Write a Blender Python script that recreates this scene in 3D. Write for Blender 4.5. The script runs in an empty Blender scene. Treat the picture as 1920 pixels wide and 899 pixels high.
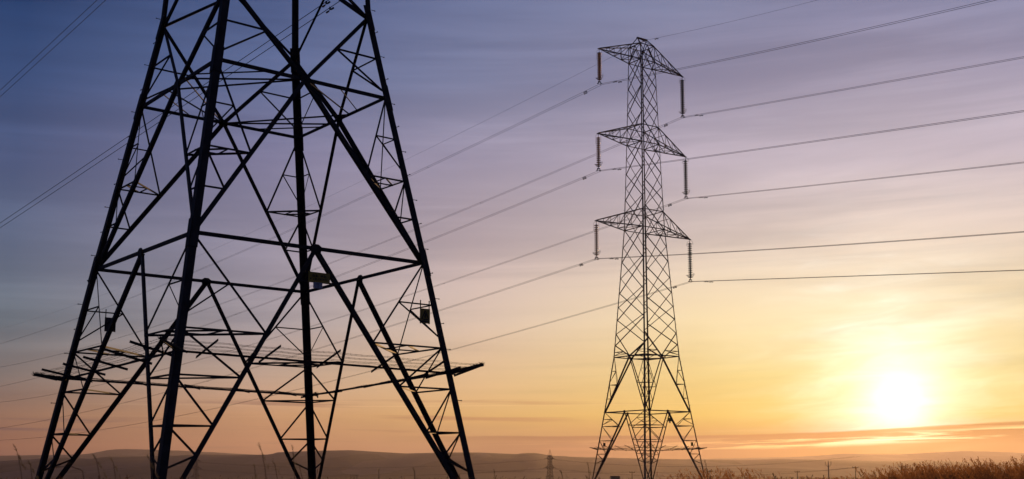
import bpy, math, random
from math import sin, cos, pi, radians, sqrt
from mathutils import Vector, Matrix
random.seed(7)
SC = bpy.context.scene
COL = SC.collection

# ------------------------------------------------------------------ camera
K = 0.79                       # fitted units -> metres
EYE = 1.6 * K                  # camera height above the near field
cam_d = bpy.data.cameras.new('camera')
cam = bpy.data.objects.new('camera', cam_d); COL.objects.link(cam)
cam_d.sensor_width = 36.0
cam_d.lens = 36.0 * 2192.2 / 1920.0
cam_d.shift_y = (582.45 - 449.5) / 1920.0
cam_d.clip_start = 0.1; cam_d.clip_end = 90000
cam.location = (0, 0, EYE)
cam.rotation_euler = (pi / 2 + 0.1391, 0, 0)
cam_d.dof.use_dof = True
cam_d.dof.focus_distance = 60
cam_d.dof.aperture_fstop = 5.0
SC.camera = cam

# ------------------------------------------------------------------ sky
SUN_AZ, SUN_EL = 18.28, 3.42   # degrees; azimuth measured from +Y towards +X
world = bpy.data.worlds.new('World'); SC.world = world; world.use_nodes = True
nt = world.node_tree; nt.nodes.clear()
N = nt.nodes.new; LK = nt.links.new

def lin(c):
    f = lambda v: v / 12.92 if v <= .04045 else ((v + .055) / 1.055) ** 2.4
    return tuple(f(x / 255.0) for x in c)

def math_node(op, a=None, b=None, c=None, clamp=False):
    n = N('ShaderNodeMath'); n.operation = op; n.use_clamp = clamp
    for i, v in enumerate((a, b, c)):
        if v is None: continue
        if isinstance(v, (int, float)): n.inputs[i].default_value = v
        else: LK(v, n.inputs[i])
    return n.outputs[0]

def maprange(v, a, b, c=0.0, d=1.0, smooth=True):
    n = N('ShaderNodeMapRange'); n.interpolation_type = 'SMOOTHSTEP' if smooth else 'LINEAR'
    LK(v, n.inputs[0])
    for i, x in enumerate((a, b, c, d)): n.inputs[i + 1].default_value = x
    return n.outputs[0]

def mixc(f, a, b, typ='MIX'):
    n = N('ShaderNodeMix'); n.data_type = 'RGBA'; n.blend_type = typ; n.clamp_factor = True
    for s, v in ((n.inputs[0], f), (n.inputs[6], a), (n.inputs[7], b)):
        if isinstance(v, (int, float)): s.default_value = v
        elif isinstance(v, tuple): s.default_value = (*v, 1) if len(v) == 3 else v
        else: LK(v, s)
    return n.outputs[2]

tc = N('ShaderNodeTexCoord')
sep = N('ShaderNodeSeparateXYZ'); LK(tc.outputs['Generated'], sep.inputs[0])
X, Y, Z = sep.outputs
EL = math_node('MULTIPLY', math_node('ARCSINE', Z), 180 / pi)
AZ = math_node('MULTIPLY', math_node('ARCTAN2', X, Y), 180 / pi)
DEL = math_node('ABSOLUTE', math_node('SUBTRACT', AZ, SUN_AZ))

def ramp(fac, stops):
    r = N('ShaderNodeValToRGB'); r.color_ramp.interpolation = 'LINEAR'
    cr = r.color_ramp
    stops = sorted(stops)
    while len(cr.elements) < len(stops): cr.elements.new(0.5)
    for e, (p, c) in zip(cr.elements, stops):
        e.position = p
    for e, (p, c) in zip(cr.elements, stops):
        e.color = (*lin(c), 1)
    LK(fac, r.inputs[0]); return r.outputs[0]

P = math_node('DIVIDE', EL, 40.0, clamp=True)
def col(rows): return ramp(P, [(min(1, max(0, e / 40.0)), c) for e, c in rows])
#  elevation (deg) : colour the air gives there, in five directions away from the sun
C42 = col([(0, (118, 82, 74)), (1.2, (150, 98, 78)), (2.6, (152, 112, 92)), (4.5, (132, 120, 116)), (6.9, (112, 122, 132)),
           (10.5, (100, 112, 138)), (14, (84, 98, 136)), (17.7, (56, 79, 123)), (21, (34, 62, 107)), (40, (16, 34, 70))])
C30 = col([(0, (160, 108, 86)), (1.2, (190, 132, 98)), (2.8, (204, 152, 112)), (4.8, (188, 160, 142)), (7.3, (165, 155, 160)),
           (11.2, (158, 150, 168)), (15, (138, 134, 165)), (18.7, (98, 112, 152)), (22, (80, 98, 142)), (40, (36, 52, 92))])
C20 = col([(0, (165, 112, 80)), (1.2, (180, 130, 94)), (2.8, (213, 168, 106)), (4.9, (222, 186, 144)), (7.5, (214, 190, 172)),
           (11.4, (200, 180, 182)), (15.3, (172, 162, 182)), (19.1, (130, 136, 168)), (22.6, (110, 120, 156)), (40, (52, 68, 112))])
C09 = col([(0, (126, 86, 48)), (1.25, (146, 104, 56)), (2.1, (190, 148, 78)), (2.8, (216, 184, 94)), (4.8, (226, 202, 134)), (7.4, (234, 214, 170)),
           (11.3, (222, 204, 194)), (15.1, (204, 190, 202)), (18.9, (152, 148, 174)), (22.3, (130, 135, 166)), (40, (66, 80, 124))])
C00 = col([(0, (150, 100, 35)), (1.2, (172, 126, 44)), (2.1, (200, 168, 62)), (2.7, (218, 200, 92)), (4.6, (230, 222, 140)), (7.1, (242, 228, 182)),
           (10.8, (234, 216, 198)), (14.5, (210, 196, 204)), (18.1, (168, 160, 180)), (21.4, (140, 140, 170)), (40, (72, 84, 126))])
CBK = col([(0, (52, 44, 56)), (3, (74, 62, 78)), (8, (70, 70, 96)), (16, (44, 54, 88)), (40, (20, 32, 64))])
s = mixc(maprange(DEL, 0, 9.3, smooth=False), C00, C09)
s = mixc(maprange(DEL, 9.3, 19.9, smooth=False), s, C20)
s = mixc(maprange(DEL, 19.9, 30.3, smooth=False), s, C30)
s = mixc(maprange(DEL, 30.3, 41.8, smooth=False), s, C42)
s = mixc(maprange(DEL, 41.8, 110), s, CBK)

s = mixc(1.0, s, (.965, 1.0, 1.055), 'MULTIPLY')
# stretched high cloud veil and low cloud bars
def dirvec(ax, ex, off=0.0, tilt=0.0):
    c = N('ShaderNodeCombineXYZ')
    LK(math_node('MULTIPLY', AZ, ax), c.inputs[0])
    LK(math_node('ADD', math_node('MULTIPLY', EL, ex), math_node('MULTIPLY', AZ, tilt)), c.inputs[1])
    c.inputs[2].default_value = off
    return c.outputs[0]
def noise(vec, scale=1.0, detail=4, rough=.5, dist=0.0):
    n = N('ShaderNodeTexNoise'); n.inputs['Scale'].default_value = scale
    n.inputs['Detail'].default_value = detail; n.inputs['Roughness'].default_value = rough
    n.inputs['Distortion'].default_value = dist
    LK(vec, n.inputs['Vector']); return n.outputs[0]
veil = noise(dirvec(.035, .42, 1.3, -.012), detail=5, rough=.55, dist=.5)
veil2 = noise(dirvec(.02, .16, 7.7, -.006), detail=3, rough=.5)
vv = math_node('ADD', math_node('MULTIPLY', veil, .6), math_node('MULTIPLY', veil2, .4))
wisp = noise(dirvec(.05, 1.15, 4.4, -.03), detail=6, rough=.62, dist=.8)
vv = math_node('ADD', math_node('MULTIPLY', vv, .87), math_node('MULTIPLY', wisp, .13))
vfac = maprange(vv, .37, .62, .80, 1.17)
vcol = N('ShaderNodeCombineColor'); LK(vfac, vcol.inputs[0])
LK(math_node('MULTIPLY_ADD', vfac, .93, .07), vcol.inputs[1]); LK(math_node('MULTIPLY_ADD', vfac, .8, .2), vcol.inputs[2])
s = mixc(maprange(EL, .5, 5, .25, 1), s, mixc(1.0, s, vcol.outputs[0], 'MULTIPLY'))

# glow of the sun seen through thin cloud
sd = Vector((sin(radians(SUN_AZ)) * cos(radians(SUN_EL)), cos(radians(SUN_AZ)) * cos(radians(SUN_EL)), sin(radians(SUN_EL))))
dot = N('ShaderNodeVectorMath'); dot.operation = 'DOT_PRODUCT'
LK(tc.outputs['Generated'], dot.inputs[0]); dot.inputs[1].default_value = sd
ANG0 = math_node('MULTIPLY', math_node('ARCCOSINE', math_node('MINIMUM', dot.outputs['Value'], .999999)), 180 / pi)
glow_n = noise(dirvec(.22, 1.1, 8.8, -.05), detail=4, rough=.55, dist=.6)   # uneven thin cloud in front of the sun
ANG = math_node('ADD', math_node('MULTIPLY', ANG0, math_node('MULTIPLY_ADD', glow_n, 1.3, .35)), 0.0)
def gauss(w, amp):
    q = math_node('DIVIDE', ANG, w)
    return math_node('MULTIPLY', math_node('EXPONENT', math_node('MULTIPLY', math_node('MULTIPLY', q, q), -1.0)), amp)
G1 = gauss(3.0, .46)
G1b = gauss(1.2, .55)
G4 = gauss(3.6, .24)
G2 = gauss(4.2, .45)
G3 = gauss(7.5, .12)
def tint(v, c):
    n = N('ShaderNodeVectorMath'); n.operation = 'SCALE'; n.inputs[0].default_value = c; LK(v, n.inputs['Scale']); return n.outputs[0]
def addv(a, b):
    n = N('ShaderNodeVectorMath'); n.operation = 'ADD'; LK(a, n.inputs[0]); LK(b, n.inputs[1]); return n.outputs[0]
glow = addv(addv(tint(G1b, (1, 1, 1)), tint(G4, (.3, .42, .25))), addv(addv(tint(G1, (.7, .8, 1.0)), tint(G2, (.35, .42, .62))), tint(G3, (.1, .3, .2))))
s_glow = addv(s, glow)

# low cloud bank: its upper edge climbs slowly to the right, with bright gaps inside
edge_n = noise(dirvec(.12, .25, 3.1), detail=4, rough=.6)
edge = math_node('ADD', math_node('ADD', math_node('MULTIPLY', maprange(AZ, 8, 30, 0, 1), .62), 1.86),
                 math_node('MULTIPLY', math_node('SUBTRACT', edge_n, .5), .22))
below = math_node('SUBTRACT', edge, EL)
bank = maprange(below, -.02, .07)
bank = math_node('MULTIPLY', bank, maprange(EL, .15, .9))
bank = math_node('MULTIPLY', bank, maprange(AZ, -7, 3))
gap_n = noise(dirvec(.16, 4.2, 5.5, -.09), detail=5, rough=.62, dist=.4)
gap_c = math_node('ABSOLUTE', math_node('SUBTRACT', below, .47))
gap = math_node('MULTIPLY', maprange(gap_n, .44, .6), maprange(gap_c, .08, .34, 1, 0))
gap = math_node('MULTIPLY', gap, maprange(AZ, 0, 12, .25, 1))
body = math_node('MULTIPLY', bank, math_node('SUBTRACT', 1.0, math_node('MULTIPLY', gap, .95)))
bank_col = mixc(maprange(DEL, 0, 9, 0, 1), lin((168, 110, 44)), mixc(maprange(DEL, 5, 20), lin((126, 84, 54)), lin((118, 80, 68))))
sky1 = mixc(math_node('MULTIPLY', body, .95), s_glow, bank_col)
# glow that still comes through the bank just under the sun, and the lit gaps
lit = math_node('MULTIPLY', math_node('MULTIPLY', gap, bank), maprange(DEL, 0, 18, .95, .12))
sky1 = addv(sky1, tint(lit, (1.0, .72, .30)))
sky1 = addv(sky1, tint(math_node('MULTIPLY', gauss(1.9, .45), body), (1.0, .8, .42)))
# thin long streaks (old vapour trails) low over the horizon
st_n = noise(dirvec(.02, 6.5, 2.2, -.05), detail=3, rough=.5)
st = math_node('MULTIPLY', maprange(st_n, .6, .7), math_node('MULTIPLY', maprange(EL, 1.9, 2.4), maprange(EL, 3.6, 3.2)))
sky1 = addv(sky1, tint(math_node('MULTIPLY', st, maprange(DEL, 0, 40, .17, .035)), (1, .8, .45)))
# grey low cloud bars away from the sun
bar_n = noise(dirvec(.07, 2.1, 9.1, .02), detail=4, rough=.55)
bar = math_node('MULTIPLY', maprange(bar_n, .53, .68), math_node('MULTIPLY', maprange(EL, .5, 1.0), maprange(EL, 4.0, 3.3)))
bar = math_node('MULTIPLY', bar, maprange(DEL, 8, 22))
sky2 = mixc(math_node('MULTIPLY', bar, .6), sky1, mixc(maprange(DEL, 18, 40), lin((170, 112, 88)), lin((98, 78, 88))))
# below the horizon
sky2 = mixc(maprange(EL, 0, -3), sky2, (.02, .015, .014))
nish = N('ShaderNodeTexSky'); nish.sky_type = 'NISHITA'; nish.sun_disc = False
nish.sun_elevation = radians(SUN_EL); nish.sun_rotation = radians(SUN_AZ)
nish.air_density = 1.2; nish.dust_density = 2.0
bgN = N('ShaderNodeBackground'); LK(nish.outputs[0], bgN.inputs[0]); bgN.inputs[1].default_value = 0.003
bg = N('ShaderNodeBackground'); LK(sky2, bg.inputs[0]); bg.inputs[1].default_value = 0.89
ad = N('ShaderNodeAddShader'); LK(bg.outputs[0], ad.inputs[0]); LK(bgN.outputs[0], ad.inputs[1])
wo = N('ShaderNodeOutputWorld'); LK(ad.outputs[0], wo.inputs[0])

# ------------------------------------------------------------------ sun
sun_d = bpy.data.lights.new('sun', 'SUN'); sun_d.energy = 2.2; sun_d.angle = radians(0.53)
sun_d.color = (1.0, .54, .2)
sun = bpy.data.objects.new('sun', sun_d); COL.objects.link(sun)
sun.rotation_euler = (-sd).to_track_quat('-Z', 'Y').to_euler()
sun.location = (0, 0, 60)

SC.view_settings.view_transform = 'Standard'; SC.view_settings.look = 'None'
SC.view_settings.exposure = 0; SC.view_settings.gamma = 1
SC.view_settings.use_curve_mapping = False
SC.cycles.volume_bounces = 0
SC.cycles.max_bounces = 6
SC.cycles.volume_step_rate = 1

# ------------------------------------------------------------------ materials
def mat(name, base, rough=.7, metal=0.0, var=0.0, scale=4.0, base2=None, bump=0.0, trans=0.0, spec=.5):
    m = bpy.data.materials.new(name); m.use_nodes = True
    t = m.node_tree; b = t.nodes['Principled BSDF']
    b.inputs['Base Color'].default_value = (*base, 1)
    b.inputs['Roughness'].default_value = rough
    b.inputs['Metallic'].default_value = metal
    b.inputs['Transmission Weight'].default_value = trans
    b.inputs['Specular IOR Level'].default_value = spec
    if var or base2:
        g = t.nodes.new('ShaderNodeTexCoord'); n = t.nodes.new('ShaderNodeTexNoise')
        n.inputs['Scale'].default_value = scale; n.inputs['Detail'].default_value = 6
        t.links.new(g.outputs['Object'], n.inputs['Vector'])
        r = t.nodes.new('ShaderNodeValToRGB')
        a = base; c = base2 or tuple(min(1, x * (1 + var)) for x in base)
        if not base2: a = tuple(x * (1 - var) for x in base)
        r.color_ramp.elements[0].position = .35; r.color_ramp.elements[1].position = .65
        r.color_ramp.elements[0].color = (*a, 1); r.color_ramp.elements[1].color = (*c, 1)
        t.links.new(n.outputs[0], r.inputs[0]); t.links.new(r.outputs[0], b.inputs['Base Color'])
        if bump:
            bp = t.nodes.new('ShaderNodeBump'); bp.inputs['Strength'].default_value = bump
            t.links.new(n.outputs[0], bp.inputs['Height']); t.links.new(bp.outputs[0], b.inputs['Normal'])
    return m
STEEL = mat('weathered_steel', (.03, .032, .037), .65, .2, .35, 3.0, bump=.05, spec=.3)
STEEL2 = mat('weathered_steel_flare_tint', (.20, .155, .13), .75, .05, .3, 2.0, spec=.3)  # paler, browner than STEEL: lens flare and haze warmth put into the base colour
WIREM = mat('conductor_aluminium', (.035, .035, .038), .6, .4, .2, 1.0)
BARB = mat('rusty_barbed_wire', (.07, .05, .04), .8, .2, .4, 8.0)
AMBER = mat('amber_glass', (.5, .22, .08), .3, 0, trans=.4)
PORC = mat('grey_brown_porcelain', (.06, .05, .05), .35, 0, .2, 3)
YEL = mat('yellow_enamel', (.36, .28, .03), .45, 0, .15, 5)
WHI = mat('pale_blue_enamel', (.36, .42, .54), .45, 0, .1, 5)
BLK = mat('black_lettering', (.01, .01, .012), .5)
SIGNBK = mat('dark_sign_back', (.05, .05, .055), .6, 0, .2, 5)
WOOD = mat('creosoted_wood', (.07, .05, .035), .85, 0, .3, 2)
PAINT = mat('grey_paint', (.22, .19, .17), .7, 0, .2, 1)
STRAW = mat('dry_grass', (.08, .06, .04), .9, 0, base2=(.05, .04, .028), scale=1.5)
REED = mat('rough_reeds', (.13, .075, .035), .9, 0, base2=(.07, .05, .025), scale=1.2)
LEAF = mat('dark_hedge', (.10, .065, .04), .9, 0, base2=(.14, .09, .05), scale=.4)

def translucent(m, colr, f):
    t = m.node_tree; b = t.nodes['Principled BSDF']; o = t.nodes['Material Output']
    tr = t.nodes.new('ShaderNodeBsdfTranslucent'); tr.inputs[0].default_value = (*colr, 1)
    mx = t.nodes.new('ShaderNodeMixShader'); mx.inputs[0].default_value = f
    t.links.new(b.outputs[0], mx.inputs[1]); t.links.new(tr.outputs[0], mx.inputs[2]); t.links.new(mx.outputs[0], o.inputs[0])
translucent(REED, (.45, .21, .08), .6); translucent(STRAW, (.2, .12, .06), .2); translucent(LEAF, (.3, .17, .08), .4)
# ------------------------------------------------------------------ mesh helper
class MB:
    def __init__(s): s.v = []; s.f = []
    def add(s, vs, fs):
        o = len(s.v); s.v += [tuple(x) for x in vs]; s.f += [tuple(i + o for i in f) for f in fs]
    def angle(s, p, q, size, u, v, t=None, off=0.0, fl=.5):
        """steel angle section from p to q; flanges run along u and v from the heel"""
        p, q, u, v = Vector(p), Vector(q), Vector(u), Vector(v)
        d = (q - p)
        if d.length < 1e-4: return
        d.normalize()
        u = (u - d * u.dot(d)).normalized()
        v = (v - d * v.dot(d)); v = (v - u * v.dot(u)).normalized()
        t = t or size * .12
        h = size * .5
        prof = [(-h, off), (h, off), (h, off + t), (-h + t, off + t), (-h + t, off + size * fl), (-h, off + size * fl)]
        vs = [e + u * a + v * b for e in (p, q) for a, b in prof]
        fs = [(i, (i + 1) % 6, 6 + (i + 1) % 6, 6 + i) for i in range(6)] + [(5, 4, 3, 2, 1, 0), (6, 7, 8, 9, 10, 11)]
        s.add(vs, fs)
    def bar(s, p, q, w, h=None, up=(0, 0, 1)):
        p, q = Vector(p), Vector(q); h = h or w; d = (q - p).normalized()
        u = Vector(up); u = u - d * u.dot(d)
        if u.length < 1e-3: u = Vector((1, 0, 0)) - d * d.x
        u.normalize(); r = d.cross(u)
        vs = [e + r * (a * w / 2) + u * (b * h / 2) for e in (p, q) for a, b in ((-1, -1), (1, -1), (1, 1), (-1, 1))]
        s.add(vs, [(0, 1, 5, 4), (1, 2, 6, 5), (2, 3, 7, 6), (3, 0, 4, 7), (3, 2, 1, 0), (4, 5, 6, 7)])
    def tube(s, pts, r, n=6, r2=None):
        pts = [Vector(p) for p in pts]; L = len(pts); vs = []; fs = []
        ref = Vector((0, 0, 1))
        for i, p in enumerate(pts):
            d = (pts[min(i + 1, L - 1)] - pts[max(i - 1, 0)]).normalized()
            a = d.cross(ref)
            if a.length < .05: a = d.cross(Vector((1, 0, 0)))
            a.normalize(); b = d.cross(a)
            rr = r[i] if isinstance(r, (list, tuple)) else r
            for k in range(n):
                th = 2 * pi * k / n; vs.append(p + a * (cos(th) * rr) + b * (sin(th) * rr))
        for i in range(L - 1):
            for k in range(n):
                k2 = (k + 1) % n; fs.append((i * n + k, i * n + k2, (i + 1) * n + k2, (i + 1) * n + k))
        fs.append(tuple(range(n - 1, -1, -1))); fs.append(tuple((L - 1) * n + k for k in range(n)))
        s.add(vs, fs)
    def lathe(s, prof, c=(0, 0, 0), n=14):
        vs = []; fs = []
        for r, z in prof:
            for k in range(n):
                th = 2 * pi * k / n; vs.append((c[0] + r * cos(th), c[1] + r * sin(th), c[2] + z))
        for i in range(len(prof) - 1):
            for k in range(n):
                k2 = (k + 1) % n; fs.append((i * n + k, i * n + k2, (i + 1) * n + k2, (i + 1) * n + k))
        fs.append(tuple(range(n - 1, -1, -1))); fs.append(tuple((len(prof) - 1) * n + k for k in range(n)))
        s.add(vs, fs)
    def plate(s, pts, nrm, t):
        nrm = Vector(nrm).normalized(); n = len(pts)
        vs = [Vector(p) - nrm * t / 2 for p in pts] + [Vector(p) + nrm * t / 2 for p in pts]
        s.add(vs, [tuple(range(n - 1, -1, -1)), tuple(range(n, 2 * n))] + [(i, (i + 1) % n, n + (i + 1) % n, n + i) for i in range(n)])
    def build(s, name, m, parent=None, smooth=False):
        me = bpy.data.meshes.new(name); me.from_pydata(s.v, [], s.f); me.validate(); me.update()
        me.materials.append(m)
        if smooth:
            for p in me.polygons: p.use_smooth = True
        o = bpy.data.objects.new(name, me); COL.objects.link(o)
        if parent: o.parent = parent
        return o
def tag(o, label=None, cat=None, group=None, kind=None):
    for k, v in (('label', label), ('category', cat), ('group', group), ('kind', kind)):
        if v: o[k] = v
    return o
def empty(name, loc, rz=0.0):
    o = bpy.data.objects.new(name, None); o.empty_display_size = .3; COL.objects.link(o)
    o.location = loc; o.rotation_euler = (0, 0, rz); return o

# ------------------------------------------------------------------ terrain
def ground_h(y):
    pts = [(-600, 0), (240, 0), (300, -.6), (500, -4), (700, -8), (900, -13), (1300, -20), (2000, -24), (3200, -25), (4500, 5), (5600, 60), (6500, 100)]
    if y <= pts[0][0]: return 0
    for (a, ha), (b, hb) in zip(pts, pts[1:]):
        if y <= b:
            t = (y - a) / (b - a); t = t * t * (3 - 2 * t); return ha + (hb - ha) * t
    return pts[-1][1]
# skyline of the near ridge as tangents (x/y -> height/y), read as a real ridge 6.5 km off
def interp(tab, x):
    if x <= tab[0][0]: return tab[0][1]
    for (a, ha), (b, hb) in zip(tab, tab[1:]):
        if x <= b: return ha + (hb - ha) * (x - a) / (b - a)
    return tab[-1][1]
def sky_tab(pts): return [((px - 960) / 2192.2, (889.4 - py) / 2192.2) for px, py in pts]
RIDGE = sky_tab([(-900, 868), (0, 866), (60, 863), (110, 859), (150, 860), (175, 862), (200, 858), (270, 857), (330, 856), (390, 854), (450, 855),
                 (510, 854), (522, 850), (545, 849), (600, 847), (660, 846), (690, 848), (760, 852), (840, 850), (900, 850), (945, 852), (968, 853),
                 (985, 851), (1005, 851), (1032, 856), (1090, 859), (1200, 861), (1300, 863), (1400, 863.5), (1460, 862), (1520, 863),
                 (1640, 866), (1760, 866), (1920, 870), (2900, 872)])
BACK = sky_tab([(-900, 858), (-200, 856), (0, 855.5), (100, 854), (160, 853), (180, 851), (200, 846), (230, 843), (262, 843.5), (300, 845), (340, 846), (400, 849), (450, 852), (560, 857), (1100, 866),
                (1260, 862), (1380, 860), (1480, 858), (1540, 855), (1570, 852), (1590, 851.5), (1625, 853), (1680, 853), (1740, 850),
                (1800, 847), (1860, 848), (1920, 851), (2100, 856), (2900, 860)])
def wob(x, y):
    return sin(x * .0031 + 1.7) * cos(y * .0023) + .5 * sin(x * .0073 + y * .004) + .25 * sin(x * .019 + 2) * sin(y * .013)
gm = MB()
ys = [-600, -200, -50, 0, 30, 60, 120, 180, 240, 270, 300, 350, 400, 500, 600, 700, 800, 900, 1000, 1150, 1300, 1600, 2000, 2400, 2800, 3200, 3600, 4000,
      4400, 4800, 5200, 5600, 6000, 6300, 6500, 6700, 7000, 7500]
NX = 420
gv = []
for y in ys:
    span = max(900, y * .95)
    for i in range(NX + 1):
        x = -span + 2 * span * i / NX
        h = ground_h(y)
        if y > 3200:
            r = 6500 * interp(RIDGE, x / 6500 * (6500 / max(y, 1)) ** 1.0) + EYE
            t = min(1, (y - 3200) / 3300); t2 = t * t * (3 - 2 * t)
            h = -25 + (r + 25) * t2
            if y > 6500: h = r - (y - 6500) * .08
            h += wob(x, y) * 3.5 * sin(pi * min(1, t))
            if y == 6500: h += random.uniform(-.6, 1.0) + 3.5 * max(0, sin(x * .0045) * sin(x * .0011 + 1)) * random.random()
        elif y > 300: h += wob(x, y) * min(1.2, (y - 300) * .003)
        gv.append((x, y, h))
gf = [(j * (NX + 1) + i, j * (NX + 1) + i + 1, (j + 1) * (NX + 1) + i + 1, (j + 1) * (NX + 1) + i) for j in range(len(ys) - 1) for i in range(NX)]
gm.add(gv, gf)
GROUND = bpy.data.materials.new('field_ground'); GROUND.use_nodes = True
t = GROUND.node_tree; b = t.nodes['Principled BSDF']; b.inputs['Roughness'].default_value = .95; b.inputs['Specular IOR Level'].default_value = .1
g = t.nodes.new('ShaderNodeTexCoord')
mp = t.nodes.new('ShaderNodeMapping'); mp.inputs['Scale'].default_value = (.004, .0014, .004); t.links.new(g.outputs['Object'], mp.inputs[0])
vo = t.nodes.new('ShaderNodeTexVoronoi'); vo.inputs['Scale'].default_value = 1.0; t.links.new(mp.outputs[0], vo.inputs['Vector'])
ns = t.nodes.new('ShaderNodeTexNoise'); ns.inputs['Scale'].default_value = .02; ns.inputs['Detail'].default_value = 8; t.links.new(g.outputs['Object'], ns.inputs['Vector'])
r1 = t.nodes.new('ShaderNodeValToRGB'); r1.color_ramp.elements[0].color = (.02, .016, .018, 1); r1.color_ramp.elements[1].color = (.14, .105, .11, 1)
t.links.new(vo.outputs['Color'], r1.inputs[0])
r2 = t.nodes.new('ShaderNodeValToRGB'); r2.color_ramp.elements[0].color = (.6, .6, .6, 1); r2.color_ramp.elements[1].color = (1.2, 1.2, 1.2, 1)
t.links.new(ns.outputs[0], r2.inputs[0])
mx = t.nodes.new('ShaderNodeMix'); mx.data_type = 'RGBA'; mx.blend_type = 'MULTIPLY'; mx.inputs[0].default_value = 1
t.links.new(r1.outputs[0], mx.inputs[6]); t.links.new(r2.outputs[0], mx.inputs[7]); t.links.new(mx.outputs[2], b.inputs['Base Color'])
tag(gm.build('ground', GROUND, smooth=True), 'dark rolling fields rising to the near wooded ridge', kind='structure')

bm = MB(); bv = []
YB = [9000, 10500, 12000, 12600]
for j, y in enumerate(YB):
    for i in range(241):
        x = -11000 + 22000 * i / 240
        top = 12000 * interp(BACK, x / 12000) + EYE
        h = (-20, top * .45, top + random.uniform(-1, 1), top - 50)[j]
        bv.append((x * (.75 + .25 * y / 12000), y, h))
bm.add(bv, [(j * 241 + i, j * 241 + i + 1, (j + 1) * 241 + i + 1, (j + 1) * 241 + i) for j in range(3) for i in range(240)])
tag(bm.build('hills', GROUND, smooth=True), 'faint blue hills beyond the near ridge', kind='structure')

# ------------------------------------------------------------------ pylons (large)
CORN = {'A': (-1, -1), 'B': (1, -1), 'C': (-1, 1), 'D': (1, 1)}
FACES = [('A', 'B', (0, -1, 0), 1), ('C', 'D', (0, 1, 0), 1), ('B', 'D', (1, 0, 0), 2), ('A', 'C', (-1, 0, 0), 2)]

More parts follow.
